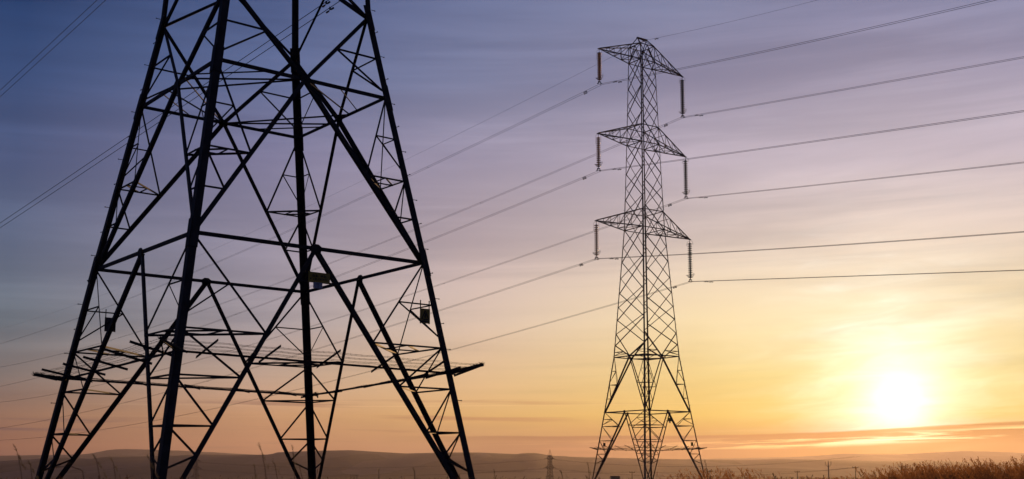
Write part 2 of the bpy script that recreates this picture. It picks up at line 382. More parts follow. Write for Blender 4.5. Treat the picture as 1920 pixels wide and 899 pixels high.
def big_pylon(name, label, loc, yaw, S):
    root = empty(name, (loc[0] * K, loc[1] * K, 0), yaw)
    tag(root, label, 'pylon', 'lattice pylons carrying the high wires')
    M = S['mat']
    def W(h): return interp(S['w'], h)
    def zz(h): return (h + 1.6) * K
    def corner(c, h):
        w = W(h) * K; sx, sy = CORN[c]; return Vector((sx * w, sy * w, zz(h)))
    def mid(c1, c2, h, t=.5): return corner(c1, h).lerp(corner(c2, h), t)
    lw = S['leg'] * K; vw = S['v'] * K; bw = S['belt'] * K; rw = S['red'] * K; xw = S['x'] * K
    cnt = [0]
    def member(mb, p, q, size, nrm, fl=.5):
        cnt[0] += 1
        d = (q - p).normalized(); u = d.cross(Vector(nrm))
        if u.z < 0: u = -u
        mb.angle(p, q, size, u, -Vector(nrm), off=(cnt[0] % 5) * .006, fl=fl)
    b1, b2 = S['b1'], S['b2']
    # legs
    hs = [S['foot']] + [b1, b2] + S['n1'] + [S['top']]
    for c in 'ABCD':
        sx, sy = CORN[c]; mb = MB()
        for a, b_ in zip(hs, hs[1:]):
            k = 1.0 if a < S['n1'][0] else (.82 if a < S['n1'][len(S['n1']) // 2] else .62)
            p = corner(c, a) + Vector((sx, sy, 0)) * lw * k * .42; q = corner(c, b_) + Vector((sx, sy, 0)) * lw * k * .42
            d = (q - p).normalized()
            s_ = lw * k; tt = s_ * .11
            u = Vector((-sx, 0, 0)); u = (u - d * u.dot(d)).normalized(); v = Vector((0, -sy, 0)); v = (v - d * v.dot(d)); v = (v - u * v.dot(u)).normalized()
            prof = [(0, 0), (s_, 0), (s_, tt), (tt, tt), (tt, s_), (0, s_)]
            vs = [e + u * x + v * y for e in (p, q) for x, y in prof]
            mb.add(vs, [(i, (i + 1) % 6, 6 + (i + 1) % 6, 6 + i) for i in range(6)] + [(5, 4, 3, 2, 1, 0), (6, 7, 8, 9, 10, 11)])
            # splice plates and bolts at joints
            if S['detail']:
                e = q; mb.plate([e + u * (s_ * 1.05) - d * s_ * 2 - v * .012, e - d * s_ * 2 - v * .012, e + d * s_ * 2 - v * .012, e + u * s_ * 1.05 + d * s_ * 2 - v * .012], v, .02)
                e = q; mb.plate([e + v * (s_ * 1.05) - d * s_ * 2 - u * .012, e - d * s_ * 2 - u * .012, e + d * s_ * 2 - u * .012, e + v * s_ * 1.05 + d * s_ * 2 - u * .012], u, .02)
        # concrete-seated foot plate
        f = corner(c, S['foot']); mb.plate([f + Vector((x, y, .02)) * 1.0 for x, y in ((-.3, -.3), (.3, -.3), (.3, .3), (-.3, .3))], (0, 0, 1), .04)
        leg = mb.build('leg', M, root)
        if c in 'AD':
            sb = MB(); h = 2.6; i = 0
            while h < (22 if S['detail'] else S['top'] - 1):
                p = corner(c, h) + Vector((sx, sy, 0)) * lw * .40
                d = (Vector((sx, 0, 0)) if i % 2 else Vector((0, sy, 0)))
                sb.tube([p, p + d * .125], .010, 5); sb.tube([p + d * .115, p + d * .135], .018, 6)
                h += .92; i += 1
                if S['detail']: sb.build('step_bolt', M, leg); sb = MB()
            if not S['detail']: tag(sb.build('step_bolts', M, leg, False), kind='stuff')
    # belts, inverted-V bracing, redundant lattice
    for (c1, c2, nrm, kind) in FACES:
        n = Vector(nrm)
        for hb in (b1, b2):
            mb = MB(); member(mb, corner(c1, hb), corner(c2, hb), bw, nrm)
            belt = mb.build('belt_beam', M, root)
            g_ = MB(); m = mid(c1, c2, hb); ax = (corner(c2, hb) - corner(c1, hb)).normalized(); s_ = vw * 1.0
            g_.plate([m + ax * a * s_ + Vector((0, 0, bb * s_)) for a, bb in ((-1.1, -.9), (1.1, -.9), (1.25, .4), (.5, .9), (-.5, .9), (-1.25, .4))], n, .025)
            g_.build('gusset_plate', M, belt)
        n1 = S['n1'][0] if kind == 1 else S['n2'][0]
        panels = [  # (leg end height, mid height, levels from mid end to leg end, first double)
            (S['foot'], b1, S['lv0'], True), (b1, b2, S['lv1'], True), (n1, b2, [S['lv2']], False)]
        for pi_, (he, hm, lv, dbl) in enumerate(panels):
            for c, o in ((c1, c2), (c2, c1)):
                P0 = corner(c, he); P1 = mid(c1, c2, hm)
                mb = MB(); member(mb, P0, P1, vw * (1 if pi_ < 2 else .9), nrm, .85); mb.build('diagonal_brace', M, root)
                def V(h):  # point on the V member at height h
                    t_ = (zz(h) - P0.z) / (P1.z - P0.z); return P0.lerp(P1, t_)
                mb = MB()
                if pi_ < 2:
                    prev = hm if pi_ == 0 else hm
                    seq = [hm] + lv
                    for i in range(len(seq) - 1):
                        a_, b_ = seq[i], seq[i + 1]
                        member(mb, corner(c, a_), V(b_), rw, nrm)
                        if i < len(seq) - 2 or pi_ == 1 or True:
                            member(mb, corner(c, b_), V(b_), rw * .9, nrm)
                        if i == 0:
                            m_ = corner(c, a_).lerp(V(b_), .5); hmid = (a_ + b_) / 2
                            member(mb, m_, corner(c, hmid), rw * .75, nrm)
                            member(mb, m_, corner(c, b_ + (a_ - b_) * .12), rw * .75, nrm)
                    if pi_ == 0:
                        member(mb, V(lv[-1] - .9), corner(c, lv[-1]), rw, nrm)
                        member(mb, V(lv[-1] - .9), corner(c, lv[-1] - 1.35), rw, nrm)
                else:
                    member(mb, V(lv[0]), corner(c, lv[0]), rw, nrm)
                    member(mb, V(lv[0]), corner(c, hm + .25), rw, nrm)
                mb.build('lattice_bracing', M, root)
        # upper body: crossed bracing
        nl = S['n1'] if kind == 1 else S['n2']; mb = MB()
        for i in range(len(nl) - 1):
            sz = xw * (1.0 if kind == 1 else .75)
            member(mb, corner(c1, nl[i]), corner(c2, nl[i + 1]), sz, nrm)
            member(mb, corner(c2, nl[i]), corner(c1, nl[i + 1]), sz, nrm)
        for arm in S['arms']:
            for ha in (arm[0], arm[1]): member(mb, corner(c1, ha), corner(c2, ha), xw * .9, nrm)
        member(mb, corner(c1, S['arms'][-1][0]), mid(c1, c2, S['arms'][-1][1]), xw, nrm)
        member(mb, corner(c2, S['arms'][-1][0]), mid(c1, c2, S['arms'][-1][1]), xw, nrm)
        mb.build('lattice_panel', M, root)
    # hip ties between the two V members of each leg, plan bracing
    for hm, he, lvls in ((b1, S['foot'], S['lv0'][:3]), (b2, b1, S['lv1'])):
        for c in 'ABCD':
            mb = MB()
            fs = [f for f in FACES if c in f[:2]]
            for i_, h in enumerate(lvls):
                pts = []; mb = MB()
                for f in fs:
                    P0 = corner(c, he); P1 = mid(f[0], f[1], hm); pts.append(P0.lerp(P1, (zz(h) - P0.z) / (P1.z - P0.z)))
                if i_ == 0 or S['detail'] is False or hm == b1:
                    mb.angle(pts[0], pts[1], rw * 1.1 if i_ == 0 else rw * .8, (0, 0, 1), (pts[0] + pts[1]) * Vector((-.5, -.5, 0)) if False else Vector((-CORN[c][0], -CORN[c][1], 0)))
                if i_ == 0:
                    a_ = pts[0].lerp(corner(c, h), .5); b_ = pts[1].lerp(corner(c, h), .5)
                    mb.angle(a_, b_, rw * .9, (0, 0, 1), (-CORN[c][0], -CORN[c][1], 0))
                    mb.angle(pts[0].lerp(pts[1], .5), b_, rw * .7, (0, 0, 1), (-CORN[c][0], -CORN[c][1], 0))
                    mb.angle(pts[0].lerp(pts[1], .5), a_, rw * .7, (0, 0, 1), (-CORN[c][0], -CORN[c][1], 0))
                if mb.v: mb.build('corner_tie', M, root)
    mb = MB()
    for f in (FACES[0], FACES[1]):
        for g_ in (FACES[2], FACES[3]):
            for t_ in (.38, .62):
                mb.angle(mid(g_[0], g_[1], b2), mid(f[0], f[1], b2, t_), rw, (0, 0, 1), (1, 0, 0), off=-.05 * t_)
    for c in 'ABCD':
        fs = [f for f in FACES if c in f[:2]]
        q = [mid(f[0], f[1], b2, .3 if f[0] == c else .7) for f in fs]
        mb.angle(q[0], q[1], rw * .8, (0, 0, 1), (1, 1, 0))
    mb.build('plan_bracing', M, root)
    # crossarms
    tips = []
    for ai, (hb, ht, d, hl, hr, inl, inr) in enumerate(S['arms']):
        for sy in (-1, 1):
            mb = MB(); htip = hl if sy < 0 else hr
            tip = Vector((0, sy * d * K, zz(htip))); tips.append((ai, sy, tip, inl if sy < 0 else inr))
            cs = [c for c in 'ABCD' if CORN[c][1] == sy]
            lo = [corner(c, hb) for c in cs]; hi = [corner(c, ht) for c in cs]
            cw = S['x'] * K * 1.15
            for p in lo: mb.angle(p, tip, cw, (0, 0, 1), (-p.x, 0, 0), off=0)
            for p in hi: mb.angle(p, tip + Vector((0, 0, .06)), cw * .95, (0, 0, 1), (-p.x, 0, 0), off=0)
            nn = 4
            for i in range(1, nn):
                t0 = i / nn
                L = [p.lerp(tip, t0) for p in lo]; H = [p.lerp(tip, t0) for p in hi]
                Lp = [p.lerp(tip, (i - 1) / nn) for p in lo]
                Hp = [p.lerp(tip, (i - 1) / nn) for p in hi]
                mb.bar(L[0], L[1], cw * .45)
                mb.bar(Lp[i % 2], L[(i + 1) % 2], cw * .45)
                for j in (0, 1):
                    mb.bar(L[j], H[j], cw * .45); mb.bar(Hp[j], L[j], cw * .45)
                if i in (1, 3): mb.bar(H[0], H[1], cw * .4)
            mb.bar(tip + Vector((0, -sy * .15, 0)), tip + Vector((0, sy * .18, -.03)), .16, .1)
            mb.build('crossarm', M, root)
    # earth-wire peak
    mb = MB(); ht = S['arms'][-1][1]; hp = S['peak']
    a0 = Vector((0, -.75 * K, zz(hp))); a1 = Vector((0, 1.05 * K, zz(hp)))
    for c in 'AB': mb.angle(corner(c, ht), a0, xw, (0, 0, 1), (-CORN[c][0], 0, 0))
    for c in 'CD': mb.angle(corner(c, ht), a1, xw, (0, 0, 1), (-CORN[c][0], 0, 0))
    for c in 'CD': mb.bar(corner(c, ht), a0, xw * .5)
    for c in 'AB': mb.bar(corner(c, ht), a1, xw * .5)
    mb.bar(a0 + Vector((0, -.1, 0)), a1 + Vector((0, .1, 0)), .22, .16)
    for (c1, c2) in (('A', 'B'), ('C', 'D')): mb.bar(corner(c1, ht), corner(c2, ht), xw * .7)
    mb.build('peak', M, root)
    # anti-climbing guard
    hg = S['guard']; guard = empty('anti_climb_guard', (0, 0, 0)); guard.parent = root
    wr = MB()
    w0 = W(hg) * K
    gi = dict(zip('ABCD', S['gin'])); go = dict(zip('ABCD', S['gout']))
    def gpt(fx, fy, off):   # fx, fy in -1..1 across the square, off = metres outside the body
        def bl(d): return ((1 - fx) * (1 - fy) * d['A'] + (1 + fx) * (1 - fy) * d['B'] + (1 - fx) * (1 + fy) * d['C'] + (1 + fx) * (1 + fy) * d['D']) / 4
        a = w0 + off; return Vector((fx * a, fy * a, zz(bl(gi) + (bl(go) - bl(gi)) * off / .86)))
    offs = [.04 + .11 * i for i in range(7)]
    rnd = random.Random(3)
    for off in offs:
        a = w0 + off; dzz = .02 + rnd.uniform(-.012, .015)
        cs = [(-1, -1), (1, -1), (1, 1), (-1, 1), (-1, -1)]
        for (x0, y0), (x1, y1) in zip(cs, cs[1:]):
            npt = 24
            gw = lambda t_: gpt(x0 + (x1 - x0) * t_, y0 + (y1 - y0) * t_, off) + Vector((0, 0, dzz - .02 * abs(sin(pi * t_ * 6))))
            pts = [gw(i / npt) for i in range(npt + 1)]
            wr.tube(pts, .005, 3)
            if S['detail']:
                L = 2 * a; k = int(L / .16)
                for i in range(k):
                    t_ = (i + .5) / k; c_ = gw(t_)
                    for _ in range(2):
                        dd = Vector((rnd.uniform(-1, 1), rnd.uniform(-1, 1), rnd.uniform(-1, 1))).normalized() * .032
                        wr.add([c_ - dd, c_ + dd, c_ + dd * .3 + Vector((0, 0, .006)), c_ - dd * .3 + Vector((0, 0, .006))], [(0, 1, 2, 3)])
    wr.build('barbed_wire', BARB, guard)
    for (c1, c2, nrm, kind) in FACES:
        n = Vector(nrm)
        for t_ in (.08, .29, .5, .71, .92):
            fx, fy = [CORN[c1][j] + (CORN[c2][j] - CORN[c1][j]) * t_ for j in (0, 1)]; mb = MB()
            pin = gpt(fx, fy, 0); pout = gpt(fx, fy, .9)
            if nrm[0]: pin.y = pout.y = fy * w0
            else: pin.x = pout.x = fx * w0
            dd_ = (pout - pin) / .9
            mb.angle(pin - dd_ * .32, pin + dd_ * (.9 + .04 * sin(t_ * 37)), .062, (0, 0, 1), n.cross(Vector((0, 0, 1))))
            mb.build('guard_bar', M, guard)
        mb = MB(); mb.angle(gpt(*CORN[c1], 0), gpt(*CORN[c2], 0), .055, (0, 0, 1), -n); mb.build('guard_rail', M, guard)
    for c in 'ABCD':
        sx, sy = CORN[c]; p = gpt(sx, sy, 0); q = gpt(sx, sy, .72); mb = MB()
        mb.angle(p, q, .085, (0, 0, 1), (-sy, sx, 0)); mb.angle(p + Vector((sx * .3, -sy * .12, -.05)), q, .06, (0, 0, 1), (-sy, sx, 0))
        mb.angle(p + Vector((-sx * .12, sy * .3, -.05)), q, .06, (0, 0, 1), (-sy, sx, 0))
        # wire wrapped round the bracket
        if S['detail']:
            for i in range(420):
                t_ = i / 420; c_ = p.lerp(q, .12 + .88 * t_) + Vector((0, 0, .02)); r_ = .045 + .04 * (t_ > .68)
                d1 = Vector((rnd.uniform(-1, 1), rnd.uniform(-1, 1), rnd.uniform(-1, 1))).normalized() * r_
                d2 = Vector((rnd.uniform(-1, 1), rnd.uniform(-1, 1), rnd.uniform(-1, 1))).normalized() * .012
                mb.add([c_ - d1 * .3, c_ + d1, c_ + d1 + d2, c_ - d1 * .3 + d2], [(0, 1, 2, 3)])
        mb.build('corner_bracket', M, guard)
    # plates: circuit plate under the belt middle of the face towards the right, number plate below
    n = Vector((1, 0, 0)); m_ = mid('B', 'D', b1); sg = S['sign']
    wS, hS = sg['w'] * K / 2, sg['h'] * K / 2; cz = m_.z - sg['drop'] * K; cy = m_.y + sg['dy'] * K; cx = (W(b1 - sg['drop'])) * K + .06
    def rect(cy_, cz_, w_, h_, x_): return [(x_, cy_ - w_, cz_ - h_), (x_, cy_ + w_, cz_ - h_), (x_, cy_ + w_, cz_ + h_), (x_, cy_ - w_, cz_ + h_)]
    mb = MB(); mb.plate(rect(cy, cz, wS, hS, cx), n, .012); plate = mb.build('circuit_plate', YEL, root); tag(plate, 'yellow plate with two lines of lettering')
    mb = MB()
    for zoff in (.8, -.8):
        z_ = cz + zoff * hS
        f_ = (m_.z - z_) / (m_.z - zz(S['foot'])); half = f_ * W(b1) * K * 1.15 + .05
        mb.bar((cx - .03, cy - max(half, wS + .1), z_), (cx - .03, max(half, wS + .1), z_), .03, .04)
    mb.build('plate_bracket', M, plate)
    # the lettering is too worn to read: two rows of short dark strokes
    rl = random.Random(11); mb = MB()
    for row, (zc, x0, x1) in enumerate(((.32, -.62, .62), (-.3, -.84, .7))):
        y_ = x0
        while y_ < x1:
            wl = .075
            if rl.random() > .14:
                hh = .17
                yc = cy + y_ * wS; zc_ = cz + zc * hS
                kind = rl.choice('HLTO')
                s1 = wl * wS * .3; L_ = wl * wS
                bars = {'H': [(0, 0, s1, hh), (L_, 0, s1, hh), (L_ / 2, 0, L_, .05)], 'L': [(0, 0, s1, hh), (L_ / 2, -hh, L_, .05)],
                        'T': [(L_ / 2, 0, s1, hh), (L_ / 2, hh, L_, .05)], 'O': [(0, 0, s1, hh), (L_, 0, s1, hh), (L_ / 2, hh, L_, .05), (L_ / 2, -hh, L_, .05)]}[kind]
                for by, bz, bw_, bh in bars:
                    mb.plate(rect(yc + by, zc_ + bz * hS, bw_ / 2, bh * hS, cx + .012), n, .006)
            y_ += wl * 2.0
    mb.build('lettering', BLK, plate)
    w2, h2 = wS * .42, hS * .56; c2z = cz - hS - h2 + .01; c2y = cy - wS * .15
    mb = MB(); mb.plate(rect(c2y, c2z, w2, h2, cx + .02), n, .012); np_ = mb.build('number_plate', WHI, root); tag(np_, 'small pale blue plate marked TC above 3')
    for txt, dz, sz in (('TC', h2 * .08, h2 * .95), ('3', -h2 * .85, h2 * .95)):
        cu = bpy.data.curves.new('plate_text', 'FONT'); cu.body = txt; cu.size = sz; cu.align_x = 'CENTER'; cu.extrude = .002
        cu.materials.append(BLK); tmp = bpy.data.objects.new('tmp', cu); me = bpy.data.meshes.new_from_object(tmp)
        bpy.data.objects.remove(tmp); to = bpy.data.objects.new('number_lettering', me); COL.objects.link(to); to.parent = np_
        to.rotation_euler = (pi / 2, 0, pi / 2); to.location = (cx + .031, c2y, c2z + dz)
    # danger plates hanging from the small struts on legs A and D
    for c, dx in (('A', (0, 1)), ('D', (0, -1))):
        h = S['dang']; p = corner(c, h) ; sx, sy = CORN[c]
        # hang in the face shared with the neighbour on the other side of the belt
        ex = Vector((sx, 0, 0)) if c == 'D' else Vector((0, sy, 0))      # outward normal
        al = Vector((0, -sy, 0)) if c == 'D' else Vector((-sx, 0, 0))    # along the face, away from the leg
        ex = Vector((1, 0, 0)) if c == 'D' else Vector((-1, 0, 0))
        if c == 'A': al = Vector((0, 1, 0))
        ce = p + al * ((.30 if c == 'D' else .80) if S['detail'] else .75) + ex * .05 + Vector((0, 0, -S['dh'] * .5 - .14))
        hw, hh = S['dw'] * .5, S['dh'] * .5
        mb = MB(); q = [ce + al * a * hw + Vector((0, 0, bb * hh)) for a, bb in ((-1, -1), (1, -1), (1, 1), (-1, 1))]
        mb.plate(q, ex, .01); dp = mb.build('danger_plate', YEL if c == 'D' else SIGNBK, root)
        tag(dp, 'yellow warning plate with a black triangle' if c == 'D' else 'dark hanging warning plate')
        mb = MB()
        for a in (-.9, .9): mb.bar(ce + al * a * hw + Vector((0, 0, -hh * 1.05)) - ex * .02, ce + al * a * hw + Vector((0, 0, hh + .24)) - ex * .02, .022)
        mb.build('hanger', M, dp)
        if c == 'D':
            mb = MB(); T = [(-.72, -.45), (.72, -.45), (0, .78)]
            P_ = lambda a, bb: ce + al * a * hw + Vector((0, 0, bb * hh)) + ex * .009
            for i in range(3):
                a, bb = T[i], T[(i + 1) % 3]; mb.bar(P_(*a), P_(*bb), .004, .028)
            for a, bb in (((.08, .42), (-.14, 0)), ((-.14, 0), (.12, .04)), ((.12, .04), (-.04, -.3))): mb.bar(P_(*a), P_(*bb), .004, .03)
            mb.bar(P_(-.7, -.72), P_(.7, -.72), .004, .05)
            mb.build('warning_triangle', BLK, dp)
    return root, tips

NEAR = dict(w=[(-1.6, 5.90), (0, 5.642), (7.6, 4.414), (13.86, 3.357), (17, 2.84), (29.85, 2.12), (42, 1.75), (54.5, 1.35), (57, 1.3)],
            foot=-1.6, b1=7.6, b2=13.86, lv0=[4.48, 3.0, 1.45], lv1=[10.66, 9.22], lv2=15.4, n1=[17.0, 20.9, 24.8, 29.85, 33.7, 37.6, 42.0, 46, 49.5, 52.6],
            n2=[17.0, 20.9, 24.8, 29.85, 33.7, 37.6, 42.0, 46, 49.5, 52.6], top=55.0,
            arms=[(29.85, 32.6, 9.3, 29.9, 29.9, 5.6, 6.2), (42.0, 44.7, 8.75, 42.0, 42.0, 5.6, 6.2), (52.6, 55.0, 8.4, 52.6, 52.6, 5.6, 6.2)], peak=56.4,
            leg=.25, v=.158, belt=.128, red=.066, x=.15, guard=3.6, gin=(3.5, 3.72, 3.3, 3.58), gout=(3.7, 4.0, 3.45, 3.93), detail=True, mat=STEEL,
            sign=dict(w=.82, h=.36, drop=1.05, dy=.0), dang=6.05, dw=.33, dh=.42)
FAR = dict(w=[(-1.6, 5.86), (0, 5.642), (9.008, 4.4138), (17.15, 3.357), (36.3, 2.10), (49.4, 1.72), (62.4, 1.40), (65.5, 1.35)],
           foot=-1.6, b1=9.008, b2=17.15, lv0=[6.95, 4.85, 2.9], lv1=[13.05, 11.0], lv2=17.9,
           n1=[18.9, 22.7, 26.75, 31.45, 36.3, 40.95, 44.95, 49.5, 54.3, 58.25, 62.4], n2=[20.6, 24.6, 28.95, 33.65, 39.0, 42.8, 47.25, 51.85, 55.7, 60.1, 64.9],
           top=64.9, arms=[(36.3, 39.0, 9.3, 36.55, 35.95, 5.7, 6.6), (49.4, 52.1, 8.75, 49.75, 49.0, 5.6, 6.6), (62.4, 64.9, 8.4, 62.85, 61.95, 5.4, 6.65)], peak=66.25,
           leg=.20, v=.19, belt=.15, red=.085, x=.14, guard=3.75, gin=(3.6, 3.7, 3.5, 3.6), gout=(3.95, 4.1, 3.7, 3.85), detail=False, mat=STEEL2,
           sign=dict(w=.75, h=.46, drop=1.25, dy=.15), dang=4.75, dw=.34, dh=.42)
NLOC = (-9.4128, 42.5151); NYAW = 5.3880
FLOC = (19.8677, 172.163); FYAW = 5.327
near, near_tips = big_pylon('electricity_pylon', 'huge black lattice pylon close by at left, cut off by the top of the picture', NLOC, NYAW, NEAR)
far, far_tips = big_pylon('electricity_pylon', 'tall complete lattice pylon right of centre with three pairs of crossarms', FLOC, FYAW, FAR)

# ------------------------------------------------------------------ insulators
def to_world(loc, yaw, p):
    c, s_ = cos(yaw), sin(yaw)
    return Vector((loc[0] * K + p.x * c - p.y * s_, loc[1] * K + p.x * s_ + p.y * c, p.z))
LV = ('lowest', 'middle', 'top')
def insulator(loc, yaw, ai, sy, tip, length, whose):
    w = to_world(loc, yaw, tip); L = length * K
    side = 'left' if sy < 0 else 'right'
    root = empty('insulator_string', w, yaw)
    tag(root, ('%s hanging from the %s %s arm of the %s pylon' % ('amber glass insulator string' if sy < 0 else 'thick dark ribbed insulator string', LV[ai], side, whose)),
        'insulator', 'insulator strings under the crossarms')
    n = 16; r = .26 if sy < 0 else .28
    z0 = -.42; z1 = -L + .42; pitch = (z0 - z1) / n
    mb = MB(); mb.tube([(0, 0, 0), (0, 0, z0)], .03, 6); mb.tube([(0, 0, z1), (0, 0, -L + .2)], .035, 6)
    mb.bar((0, -.2, -L + .22), (0, .2, -L + .22), .05, .12, )
    for y in (-.2, .2):
        mb.bar((0, y, -L + .22), (0, y, -L), .05); mb.bar((-.16, y, -L), (.16, y, -L), .07, .09)
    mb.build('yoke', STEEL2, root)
    core = MB(); core.tube([(0, 0, z0 + .02), (0, 0, z1 - .02)], .04 if sy < 0 else .07, 8); core.build('core', PORC, root)
    mb = MB()
    for i in range(n):
        z = z0 - (i + .5) * pitch
        mb.lathe([(.05, z + pitch * .34), (r * .45, z + pitch * .2), (r, z - pitch * .04), (r * .98, z - pitch * .2), (r * .6, z - pitch * .12), (.05, z - pitch * .14)], n=14)
    mb.build('discs', AMBER if sy < 0 else PORC, root, True)
    for s_ in (-1, 1):   # lower arcing rings, a racket-shaped loop on each side
        mb = MB(); pts = []
        for k in range(15):
            t_ = 2 * pi * k / 14
            pts.append((s_ * (.34 + .30 * -cos(t_)) , .14 * sin(t_), -L + .42 + (.34 + .30 * -cos(t_)) * .72))
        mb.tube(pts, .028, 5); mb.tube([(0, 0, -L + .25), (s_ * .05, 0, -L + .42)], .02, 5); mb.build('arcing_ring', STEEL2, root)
        mb = MB()            # upper arcing horns
        if sy > 0:
            mb.tube([(0, 0, -.28), (s_ * .22, 0, -.2), (s_ * .42, 0, -.3), (s_ * .52, 0, -.55)], .016, 5)
            mb.tube([(s_ * (.52 + .07 * sin(a)), 0, -.63 + .08 * cos(a)) for a in [2 * pi * k / 8 for k in range(9)]], .014, 4)
        else:
            mb.tube([(0, 0, -.12), (s_ * .3, 0, -.1), (s_ * .45, 0, -.2), (s_ * .5, 0, -1.15)], .015, 5)
        mb.build('arcing_horn', STEEL2, root)
    return w + Vector((0, 0, -L))
for (ai, sy, tip, L) in far_tips: insulator(FLOC, FYAW, ai, sy, tip, L, 'complete right')
near_ins = {}
for (ai, sy, tip, L) in near_tips: insulator(NLOC, NYAW, ai, sy, tip, L, 'close left')

# ------------------------------------------------------------------ conductors
def line(loc, yaw, bpos, h0, sl, cl, sr, cr, al, ar, label, twin=True, damp=(3.4, 3.4), spacers=(), cat='power line', rad=.019, name='power_line'):
    c, s_ = cos(yaw), sin(yaw)
    w = to_world(loc, yaw, Vector((0, bpos * K, (h0 + 1.6) * K)))
    root = empty(name, w, yaw); tag(root, label, cat, 'overhead conductors')
    H = lambda a: (-sl * -a + cl * a * a if a < 0 else sr * a + cr * a * a) * K
    # left: a negative
    A = []
    a = -al
    while a < ar:
        A.append(a); a += 4 if abs(a) < 60 else 9
    A.append(ar)
    if 0 not in A: A.append(0); A.sort()
    for off in ((-.2, .2) if twin else (0,)):
        mb = MB(); mb.tube([(a * K, off, H(a)) for a in A], rad, 4); mb.build('cable', WIREM, root, True)
        for sg in (-1, 1):
            dd = damp[0] if sg < 0 else damp[1]
            if dd is None: continue
            for extra in ((0,) if not twin else (0.0,)):
                a_ = sg * (dd + (.5 if off > 0 else 0)); z = H(a_); mb = MB(); x = a_ * K
                sl_ = (H(a_ + .3) - H(a_ - .3)) / (.6 * K)
                mb.bar((x, off, z + .03), (x, off, z - .1), .05, .05)
                mb.tube([(x - .24, off, z - .1 - .24 * sl_), (x + .24, off, z - .1 + .24 * sl_)], .009, 5)
                for e in (-1, 1):
                    mb.tube([(x + e * .1, off, z - .11 + e * .1 * sl_), (x + e * .27, off, z - .11 + e * .27 * sl_)], [.05, .06] if loc is FLOC else [.034, .042], 7)
                mb.build('vibration_damper', WIREM, root)
    if twin:
        for a_ in spacers:
            z = H(a_); mb = MB(); x = a_ * K
            mb.tube([(x, -.2, z), (x, -.16, z - .07), (x + .05, 0, z - .1), (x, .16, z - .07), (x, .2, z)], .022, 5); mb.build('spacer', WIREM, root)
    return root
SP = (-48, -118, -190, -262, -334, -400)
FL = [(-8.2, 57.35, .0520, 9.7e-5, -.149, 3e-4, 'twin wire through the top left insulator of the complete pylon'),
      (8.4, 55.3, .0640, 1.09e-4, -.1275, 1e-4, 'twin wire through the top right insulator of the complete pylon'),
      (-8.55, 44.1, .0645, 1.01e-4, -.1240, 9e-5, 'twin wire through the middle left insulator of the complete pylon'),
      (8.95, 42.4, .0685, 1.03e-4, -.1190, 8.2e-5, 'twin wire through the middle right insulator of the complete pylon'),
      (-9.3, 30.9, .0715, 9.5e-5, -.1195, 1.8e-4, 'twin wire through the lowest left insulator of the complete pylon'),
      (9.7, 29.4, .0794, 1.07e-4, -.1092, 2e-5, 'twin wire through the lowest right insulator of the complete pylon')]
for i, (b_, h0, sl, cl, sr, cr, lb) in enumerate(FL):
    line(FLOC, 5.3463, b_, h0, sl, cl, sr, cr, 560, 130, lb, spacers=[x - i * 7 for x in SP])
line(FLOC, 5.3463, .45, 66.05, .0551, 1.11e-4, -.165, 7e-4, 560, 110, 'single thin earth wire over the peak of the complete pylon', twin=False, rad=.013, damp=(2.6, 2.9), name='earth_wire')
NLN = [(8.6, 23.7, .033, 3e-5, 'twin wire on the lowest right arm of the close pylon, crossing behind its legs'),
       (8.6, 35.55, .022, 6e-5, 'twin wire at top left corner, from the middle right arm of the close pylon'),
       (8.6, 46.4, .04, 1e-4, 'twin wire on the top right arm of the close pylon'),
       (-8.6, 24.2, .033, 3e-5, 'twin wire on the lowest left arm of the close pylon'),
       (-8.6, 35.9, .022, 6e-5, 'twin wire on the middle left arm of the close pylon'),
       (-8.6, 46.9, .04, 1e-4, 'twin wire on the top left arm of the close pylon')]
for b_, h0, sl, cl, lb in NLN[:2]:
    line(NLOC, NYAW, b_, h0, sl, cl, -.06, 3e-4, 330, 60, lb, damp=(10.2, 3.4), spacers=(-150, -230))

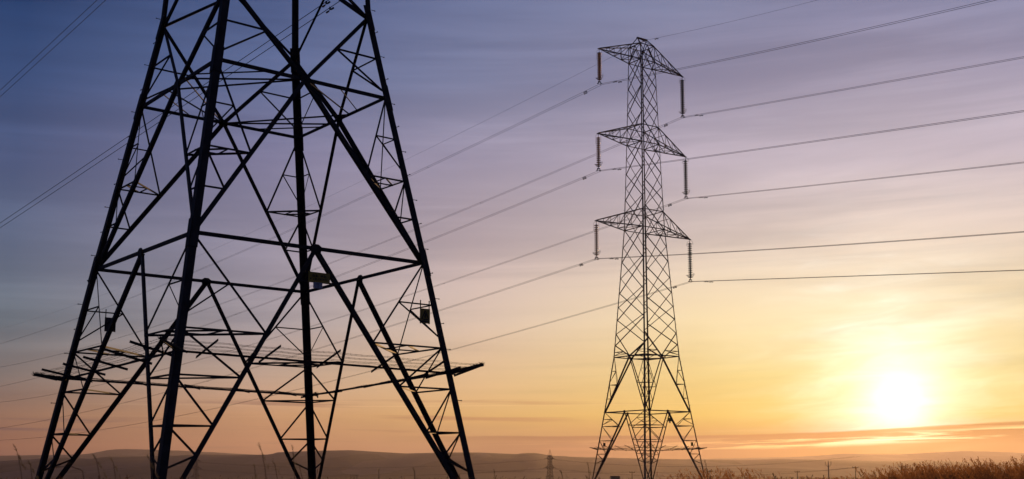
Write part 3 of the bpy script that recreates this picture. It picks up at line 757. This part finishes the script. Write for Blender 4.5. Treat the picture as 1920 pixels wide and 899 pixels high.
# ------------------------------------------------------------------ distant pylons and their wires
def small_pylon(x, y, yaw, label):
    z0 = -21 if y < 1700 else -24
    root = empty('distant_pylon', (x, y, z0), yaw); tag(root, label, 'pylon', 'small pylons far across the valley')
    wt = [(0, 4.6), (14, 2.9), (26, 2.0), (43, 1.5), (46.5, 1.2)]
    cor = lambda sx, sy, h: Vector((sx * interp(wt, h), sy * interp(wt, h), h))
    for sx, sy in ((-1, -1), (1, -1), (1, 1), (-1, 1)):
        mb = MB(); hs = [0, 14, 26, 43]
        for a, b_ in zip(hs, hs[1:]): mb.bar(cor(sx, sy, a), cor(sx, sy, b_), .4)
        mb.bar(cor(sx, sy, 43), Vector((0, 0, 48.3)), .15)
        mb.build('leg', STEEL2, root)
    mb = MB(); C4 = [(-1, -1), (1, -1), (1, 1), (-1, 1)]
    lv = [0, 8, 14, 18, 22, 25, 28, 31, 34, 37, 40, 43]
    for a, b_ in zip(lv, lv[1:]):
        for i in range(4):
            p, q = C4[i], C4[(i + 1) % 4]; mb.bar(cor(*p, a), cor(*q, b_), .22); mb.bar(cor(*q, a), cor(*p, b_), .22)
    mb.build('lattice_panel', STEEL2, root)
    for h, d in ((39.3, 7.6), (29.3, 9.6), (19.5, 7.8)):
        for s_ in (-1, 1):
            mb = MB(); tip = Vector((0, s_ * d, h - .1))
            for sx in (-1, 1):
                mb.bar(cor(sx, s_, h), tip, .42); mb.bar(cor(sx, s_, h + 2.6), tip, .34)
            for k in (.3, .6):
                l = cor(-1, s_, h).lerp(tip, k); r = cor(1, s_, h).lerp(tip, k); t_ = cor(-1, s_, h + 2.6).lerp(tip, k)
                mb.bar(l, r, .16); mb.bar(l, t_, .16)
            mb.build('crossarm', STEEL2, root)
            mb = MB()
            for e in (-1, 1): mb.tube([tip, tip + Vector((e * 2.6, 0, -.5))], .17, 6)
            mb.build('insulators', PORC, root)
    mb = MB(); mb.bar((0, -1.2, 48.4), (0, 1.2, 48.4), .4, .3); mb.build('peak', STEEL2, root)
    return root
DP = [((1030.5 - 960) / 2192.2 * 1290, 1290), ((373 - 960) / 2192.2 * 1600, 1600), ((6 - 960) / 2192.2 * 2650, 2650)]
dyaw = math.atan2(DP[0][1] - DP[1][1], DP[0][0] - DP[1][0])
for (x, y), lb in zip(DP, ('small hazy pylon on the plain just left of the complete pylon', 'small hazy pylon beyond the legs of the close pylon', 'tiny hazy pylon at the far left edge of the picture')):
    small_pylon(x, y, dyaw, lb)
for h, d, nm in ((38.6, -7.6, 'top near'), (38.6, 7.6, 'top far'), (28.6, -9.6, 'middle near'), (28.6, 9.6, 'middle far')):
    c, s_ = cos(dyaw), sin(dyaw); pts = []
    P4 = [(DP[0][0] + (DP[0][0] - DP[1][0]) * .6, DP[0][1] + (DP[0][1] - DP[1][1]) * .6)] + DP
    for (x0, y0), (x1, y1) in zip(P4, P4[1:]):
        z0 = -21 if y0 < 1700 else -24; z1 = -21 if y1 < 1700 else -24
        for k in range(20):
            t_ = k / 20; pts.append((x0 + (x1 - x0) * t_ - s_ * d, y0 + (y1 - y0) * t_ + c * d, z0 + (z1 - z0) * t_ + h - 44 * t_ * (1 - t_) * .8))
    mb = MB(); mb.tube(pts, .05, 4)
    tag(mb.build('distant_wire', WIREM), 'faint thin wire across the valley on the %s arms of the small pylons' % nm, 'power line', 'wires of the distant pylons')

# ------------------------------------------------------------------ poles, mast, shed on the plain
def px_at(px, d): return (px - 960) / 2192.2 * d
def z_at(py, d): return EYE + (889.4 - py) / 2192.2 * d
def wood_pole(px, top, d, label, cross=True, two=False):
    x = px_at(px, d); g0 = ground_h(d) - .5; zt = z_at(top, d)
    root = empty('wooden_pole', (x, d, g0)); tag(root, label, 'pole', 'wooden poles along the plain')
    H = zt - g0
    for dx in ((-.9, .9) if two else (0,)):
        mb = MB(); mb.tube([(dx, 0, 0), (dx, 0, H)], [.2, .14], 8); mb.build('post', WOOD, root, True)
    if cross:
        w = 1.9 if two else 1.3
        mb = MB(); mb.bar((-w, 0, H - .5), (w, 0, H - .5), .15, .2); mb.build('crossarm', WOOD, root)
        mb = MB()
        for dx in (-w + .1, 0, w - .1): mb.tube([(dx, 0, H - .4), (dx, 0, H + .1)], [.07, .1], 6)
        mb.build('pin_insulators', PORC, root)
    return (x, d, zt)
p1 = wood_pole(1183, 884.5, 560, 'wooden pole seen between the feet of the complete pylon')
p2 = wood_pole(1327.5, 882.5, 560, 'wooden pole just right of the right foot of the complete pylon')
p3 = wood_pole(1490, 883.5, 580, 'wooden pole with crossarm left of the antenna mast')
p4 = wood_pole(1598, 875.5, 520, 'wooden pole between the antenna mast and the sun glow', True)
wood_pole(1634.5, 885, 560, 'short bare wooden pole below the sun', False)
wood_pole(1687.5, 874, 480, 'double wooden pole with crossarm at the edge of the reeds', True, True)
wood_pole(660.5, 890, 760, 'single bare pole left of the tiny double pole', False)
wood_pole(669.5, 890, 740, 'tiny double pole low on the plain near centre', True, True)
for k, dy in ((0, -1.1), (1, 1.1)):
    pts = []
    far0 = (px_at(860, 560), 575, z_at(881, 560))
    for a, b_ in ((far0, p1), (p1, p2), (p2, p3), (p3, p4)):
        for i in range(10):
            t_ = i / 10; pts.append((a[0] + (b_[0] - a[0]) * t_, a[1] + (b_[1] - a[1]) * t_ + dy, a[2] - .3 + (b_[2] - a[2]) * t_ - 1.6 * t_ * (1 - t_)))
    mb = MB(); mb.tube(pts, .022, 4)
    tag(mb.build('pole_wire', WIREM), ('nearer' if k == 0 else 'farther') + ' thin wire strung between the wooden poles', 'wire', 'wires between the wooden poles')

d = 900; x = px_at(1548, d); g0 = ground_h(d) - .5; H = z_at(870, d) - g0
mast = empty('antenna_mast', (x, d, g0)); tag(mast, 'tall antenna mast with curved arms on the plain at right', 'mast')
mb = MB(); mb.tube([(0, 0, 0), (0, 0, H)], [.55, .38], 10); mb.build('post', PAINT, mast, True)
for s_ in (-1, 0, 1):
    mb = MB(); dx = s_ * 2.0; zt = H - .8
    if s_: mb.tube([(0, 0, zt - 1.2), (s_ * 1.1, 0, zt - 1.0), (dx, 0, zt), (dx, 0, zt + .6)], .16, 6)
    else: mb.tube([(0, 0, zt), (0, 0, zt + 1.6)], .16, 6)
    mb.build('antenna_arm', PAINT, mast)
    mb = MB(); mb.bar((dx, 0, zt + .3), (dx, 0, zt + 2.4 + (.5 if not s_ else 0)), .5, .35, (1, 0, 0)); mb.build('antenna_panel', PAINT, mast)
mb = MB(); mb.lathe([(.9, 0), (.9, .25)], (0, 0, H - 2.2), 12); mb.build('ring_platform', PAINT, mast)

d = 480; x = px_at(1151.5, d); g0 = ground_h(d) - .3
shed = empty('field_shed', (x, d, g0), .1); tag(shed, 'small dark flat shed between the feet of the complete pylon', 'shed')
hh = z_at(893.3, d) - g0
mb = MB(); mb.bar((-1.75, 0, hh * .5), (1.75, 0, hh * .5), 2.4, hh); mb.build('wall', PAINT, shed)
mb = MB(); mb.bar((-1.9, 0, hh + .06), (1.9, 0, hh + .06), 2.7, .12); mb.build('roof', PAINT, shed)
mb = MB(); mb.bar((.3, -1.215, 1.0), (1.1, -1.215, 1.0), .03, 2.0); mb.build('door', WOOD, shed)

# hedgerow and low trees on the plain
rnd = random.Random(5)
def clump(mb, x, y, z, rx, rz, n, leaf):
    for _ in range(n):
        th, ph = rnd.uniform(0, 2 * pi), math.acos(rnd.uniform(-.3, 1)); r = rnd.uniform(.55, 1.0)
        c_ = Vector((x + rx * r * cos(th) * sin(ph), y + rx * r * sin(th) * sin(ph), z + rz * r * cos(ph)))
        a = Vector((rnd.uniform(-1, 1), rnd.uniform(-1, 1), rnd.uniform(-1, 1))).normalized() * leaf
        b_ = Vector((rnd.uniform(-1, 1), rnd.uniform(-1, 1), rnd.uniform(-1, 1))).normalized() * leaf
        mb.add([c_, c_ + a, c_ + a + b_, c_ + b_], [(0, 1, 2, 3)])
mb = MB()
for (x0, x1, d, top) in ((1440, 1490, 600, 896), (1495, 1565, 620, 895), (1570, 1625, 640, 895.5), (1625, 1720, 560, 896), (640, 1130, 700, 897), (1160, 1450, 640, 898), (1720, 1930, 560, 895), (150, 640, 740, 897.5), (-20, 150, 700, 896)):
    px = x0
    while px < x1:
        zt = z_at(top + rnd.uniform(-1.6, 1.2), d); g0 = ground_h(d) - .6
        clump(mb, px_at(px, d), d + rnd.uniform(-6, 6), g0 + (zt - g0) * .4, rnd.uniform(1.6, 2.6), (zt - g0) * .6, 60, .5)
        px += rnd.uniform(3, 6)
tag(mb.build('hedgerow', LEAF), 'low dark hedgerow and scrub across the plain', 'hedge', kind='stuff')

# ------------------------------------------------------------------ grass and reeds close to the camera
def blade(mb, x, y, z, h, lean, w, head=0.0, ang=0.0, seg=5):
    pts = []
    for i in range(seg + 1):
        t_ = i / seg; pts.append(Vector((x + lean * t_ * t_ * h * cos(ang), y + lean * t_ * t_ * h * sin(ang), z + h * t_ * (1 - .12 * abs(lean) * t_))))
    side = Vector((1, 0, 0)) if abs(sin(ang)) < .8 else Vector((.7, .7, 0))
    vs = []
    for i, p in enumerate(pts):
        ww = w * (1 - i / seg * .75); vs += [p - side * ww / 2, p + side * ww / 2]
    mb.add(vs, [(2 * i, 2 * i + 1, 2 * i + 3, 2 * i + 2) for i in range(seg)])
    if head:
        top, pr = pts[-1], pts[-2]; d_ = (top - pr).normalized()
        for k in range(int(head)):
            c_ = top - d_ * rnd.uniform(-.04, .22) ; q = (d_ * rnd.uniform(.3, 1) + Vector((rnd.uniform(-.8, .8), rnd.uniform(-.8, .8), rnd.uniform(-.2, .6)))).normalized() * rnd.uniform(.02, .05)
            n_ = side * .0022; mb.add([c_ - n_, c_ + n_, c_ + q + n_ * 1.6, c_ + q - n_ * 1.6], [(0, 1, 2, 3)])
mb = MB()
for i in range(7000):
    y = rnd.uniform(9, 45); x = rnd.uniform(-.47, .47) * y
    tn = .5 + .5 * sin(x * 1.3 + y * .7) * sin(x * .31 - 1.2)
    top = EYE + y * (rnd.uniform(-26, -9) + 7 * tn * rnd.random()) / 2192.2
    blade(mb, x, y, 0, top, rnd.uniform(.05, .4), .006, 6 if rnd.random() < .3 else 0, rnd.uniform(-.6, .6) + (pi if rnd.random() < .4 else 0))
tag(mb.build('tall_grass', STRAW), 'dry tall grass along the bottom of the view', 'grass', kind='stuff')
mb = MB()
prof = [(1270, 899), (1300, 892), (1345, 893), (1375, 887), (1400, 889), (1450, 892), (1470, 897), (1560, 896), (1640, 893), (1680, 884), (1720, 877), (1742, 870), (1765, 876), (1790, 874), (1830, 880),
        (1848, 868), (1862, 864), (1875, 874), (1900, 878), (1915, 866), (2000, 866), (2150, 870)]
for i in range(9500):
    px = rnd.uniform(1275, 2150) if rnd.random() < .88 else rnd.uniform(1275, 1480)
    y = rnd.uniform(13, 24); 
    peak = interp(prof, px + rnd.gauss(0, 5)); py = peak + abs(rnd.gauss(0, 1)) * 9 + rnd.uniform(0, 6)
    if 1480 < px < 1640 and rnd.random() < .6: continue
    if px < 1480 and rnd.random() < .93: continue
    top = z_at(py, y)
    blade(mb, px_at(px, y) + .1, y, 0, top, rnd.uniform(.05, .35), .006, 10 if rnd.random() < .6 else 0, pi + rnd.uniform(-.5, .5) if rnd.random() < .8 else rnd.uniform(-.5, .5))
for i in range(420):
    px = rnd.uniform(1650, 2150) if rnd.random() < .75 else rnd.uniform(1285, 1480); y = rnd.uniform(12, 20)
    top = z_at(interp(prof, px) - rnd.uniform(0, 11), y)
    blade(mb, px_at(px, y) + .15, y, 0, top, rnd.uniform(.15, .5), .007, 12, pi + rnd.uniform(-.4, .4), 7)
tag(mb.build('reeds', REED), 'ragged rough reeds glowing orange under the sun at lower right', 'reeds', kind='stuff')

# single tall grass stems that stand up close to the lens
ST = [(33, 838, 60, 6.2, 'leftmost tall grass stem, left of the close pylon'), (61, 866, 76, 6.8, 'short grass stem right beside the leftmost tall stem'),
      (181, 854, 205, 6.0, 'grass stem just right of the close pylon left leg'), (214, 860, 232, 6.4, 'grass stem a little right of the curved one'),
      (282, 855, 300, 6.5, 'grass stem leaning behind the left upright brace of the close pylon'),
      (489, 836, 512, 6.1, 'tallest grass stem in the middle bay of the close pylon'), (550, 836, 560, 7.0, 'upright grass stem just left of the thick middle leg'),
      (481, 874, 486, 7.2, 'short upright stem left of the tallest middle stem'), (515, 866, 532, 6.9, 'feathery stem between the tallest stem and the middle leg'),
      (560, 869, 580, 6.9, 'leaning stem touching the thick middle leg'), (712, 881, 714, 7.4, 'short straight stem in the right bay of the close pylon'),
      (776, 878, 784, 6.7, 'leaning stem beside the right legs of the close pylon'), (926, 880, 931, 7.1, 'lone stem just right of the close pylon'),
      (1048, 882, 1062, 6.6, 'drooping stem beside the small pylon near centre'), (1100, 868, 1107, 7.0, 'tall stem left of the complete pylon left foot'),
      (1319, 866, 1326, 7.5, 'faint stem beside the right foot of the complete pylon')]
def stem(tx, ty, bx, dd, lb, curve=0.0):
    xt, zt = px_at(tx, dd), z_at(ty, dd); xb = px_at(bx, dd); zb = z_at(899, dd)
    root = empty('grass_stem', (xb + (xb - xt) * 1.2, dd, 0)); ox = root.location.x
    tag(root, lb, 'grass stem', 'single grass stems against the sky')
    pts = []
    top = Vector((xt - ox, 0, zt)); mid_ = Vector((xb - ox, 0, zb)); bot = Vector((0, 0, 0))
    for i in range(9):
        t_ = i / 8; p = bot * (1 - t_) ** 2 + (mid_ + Vector((.0, 0, .1))) * 2 * t_ * (1 - t_) + top * t_ * t_
        if i == 8: p = top
        pts.append(p)
    if curve: pts += [top + Vector((-.05, 0, .015)), top + Vector((-.11, 0, .012)), top + Vector((-.17, 0, -.004))]
    mb = MB(); n_ = len(pts); mb.tube(pts, [.003 - .0018 * i / n_ for i in range(n_)], 5); mb.build('stalk', STRAW, root, True)
    mb = MB(); e = pts[-1]; dr = (pts[-1] - pts[-2]).normalized()
    for seg in range(3):
        for k in range(15):
            c_ = e - dr * (seg * .055 + rnd.uniform(0, .035)); q = (dr + Vector((rnd.uniform(-.6, .6), rnd.uniform(-.6, .6), rnd.uniform(-.4, .4)))).normalized() * rnd.uniform(.012, .024)
            n0 = Vector((0, .0, 1)).cross(dr); n0 = (n0 if n0.length > .1 else Vector((1, 0, 0))).normalized() * .0022
            mb.add([c_ - n0, c_ + n0, c_ + q + n0, c_ + q - n0], [(0, 1, 2, 3)])
    mb.build('seed_head', STRAW, root)
for a in ST: stem(*a)
stem(158, 881, 175, 5.6, 'arched drooping grass stem right of the close pylon left leg', 1.0)

# ------------------------------------------------------------------ haze
hz = bpy.data.materials.new('haze'); hz.use_nodes = True; t = hz.node_tree; t.nodes.clear()
pv = t.nodes.new('ShaderNodeVolumePrincipled'); pv.inputs['Color'].default_value = (.94, .80, .80, 1)
pv.inputs['Density'].default_value = 3.3e-5; pv.inputs['Anisotropy'].default_value = .66
mo = t.nodes.new('ShaderNodeOutputMaterial'); t.links.new(pv.outputs[0], mo.inputs['Volume'])
mb = MB(); x0, x1, y0, y1, z0, z1 = -13000, 13000, -900, 13200, -32, 330
mb.add([(x0, y0, z0), (x1, y0, z0), (x1, y1, z0), (x0, y1, z0), (x0, y0, z1), (x1, y0, z1), (x1, y1, z1), (x0, y1, z1)],
       [(3, 2, 1, 0), (4, 5, 6, 7), (0, 1, 5, 4), (1, 2, 6, 5), (2, 3, 7, 6), (3, 0, 4, 7)])
tag(mb.build('haze', hz), 'warm evening haze over the plain', kind='stuff')
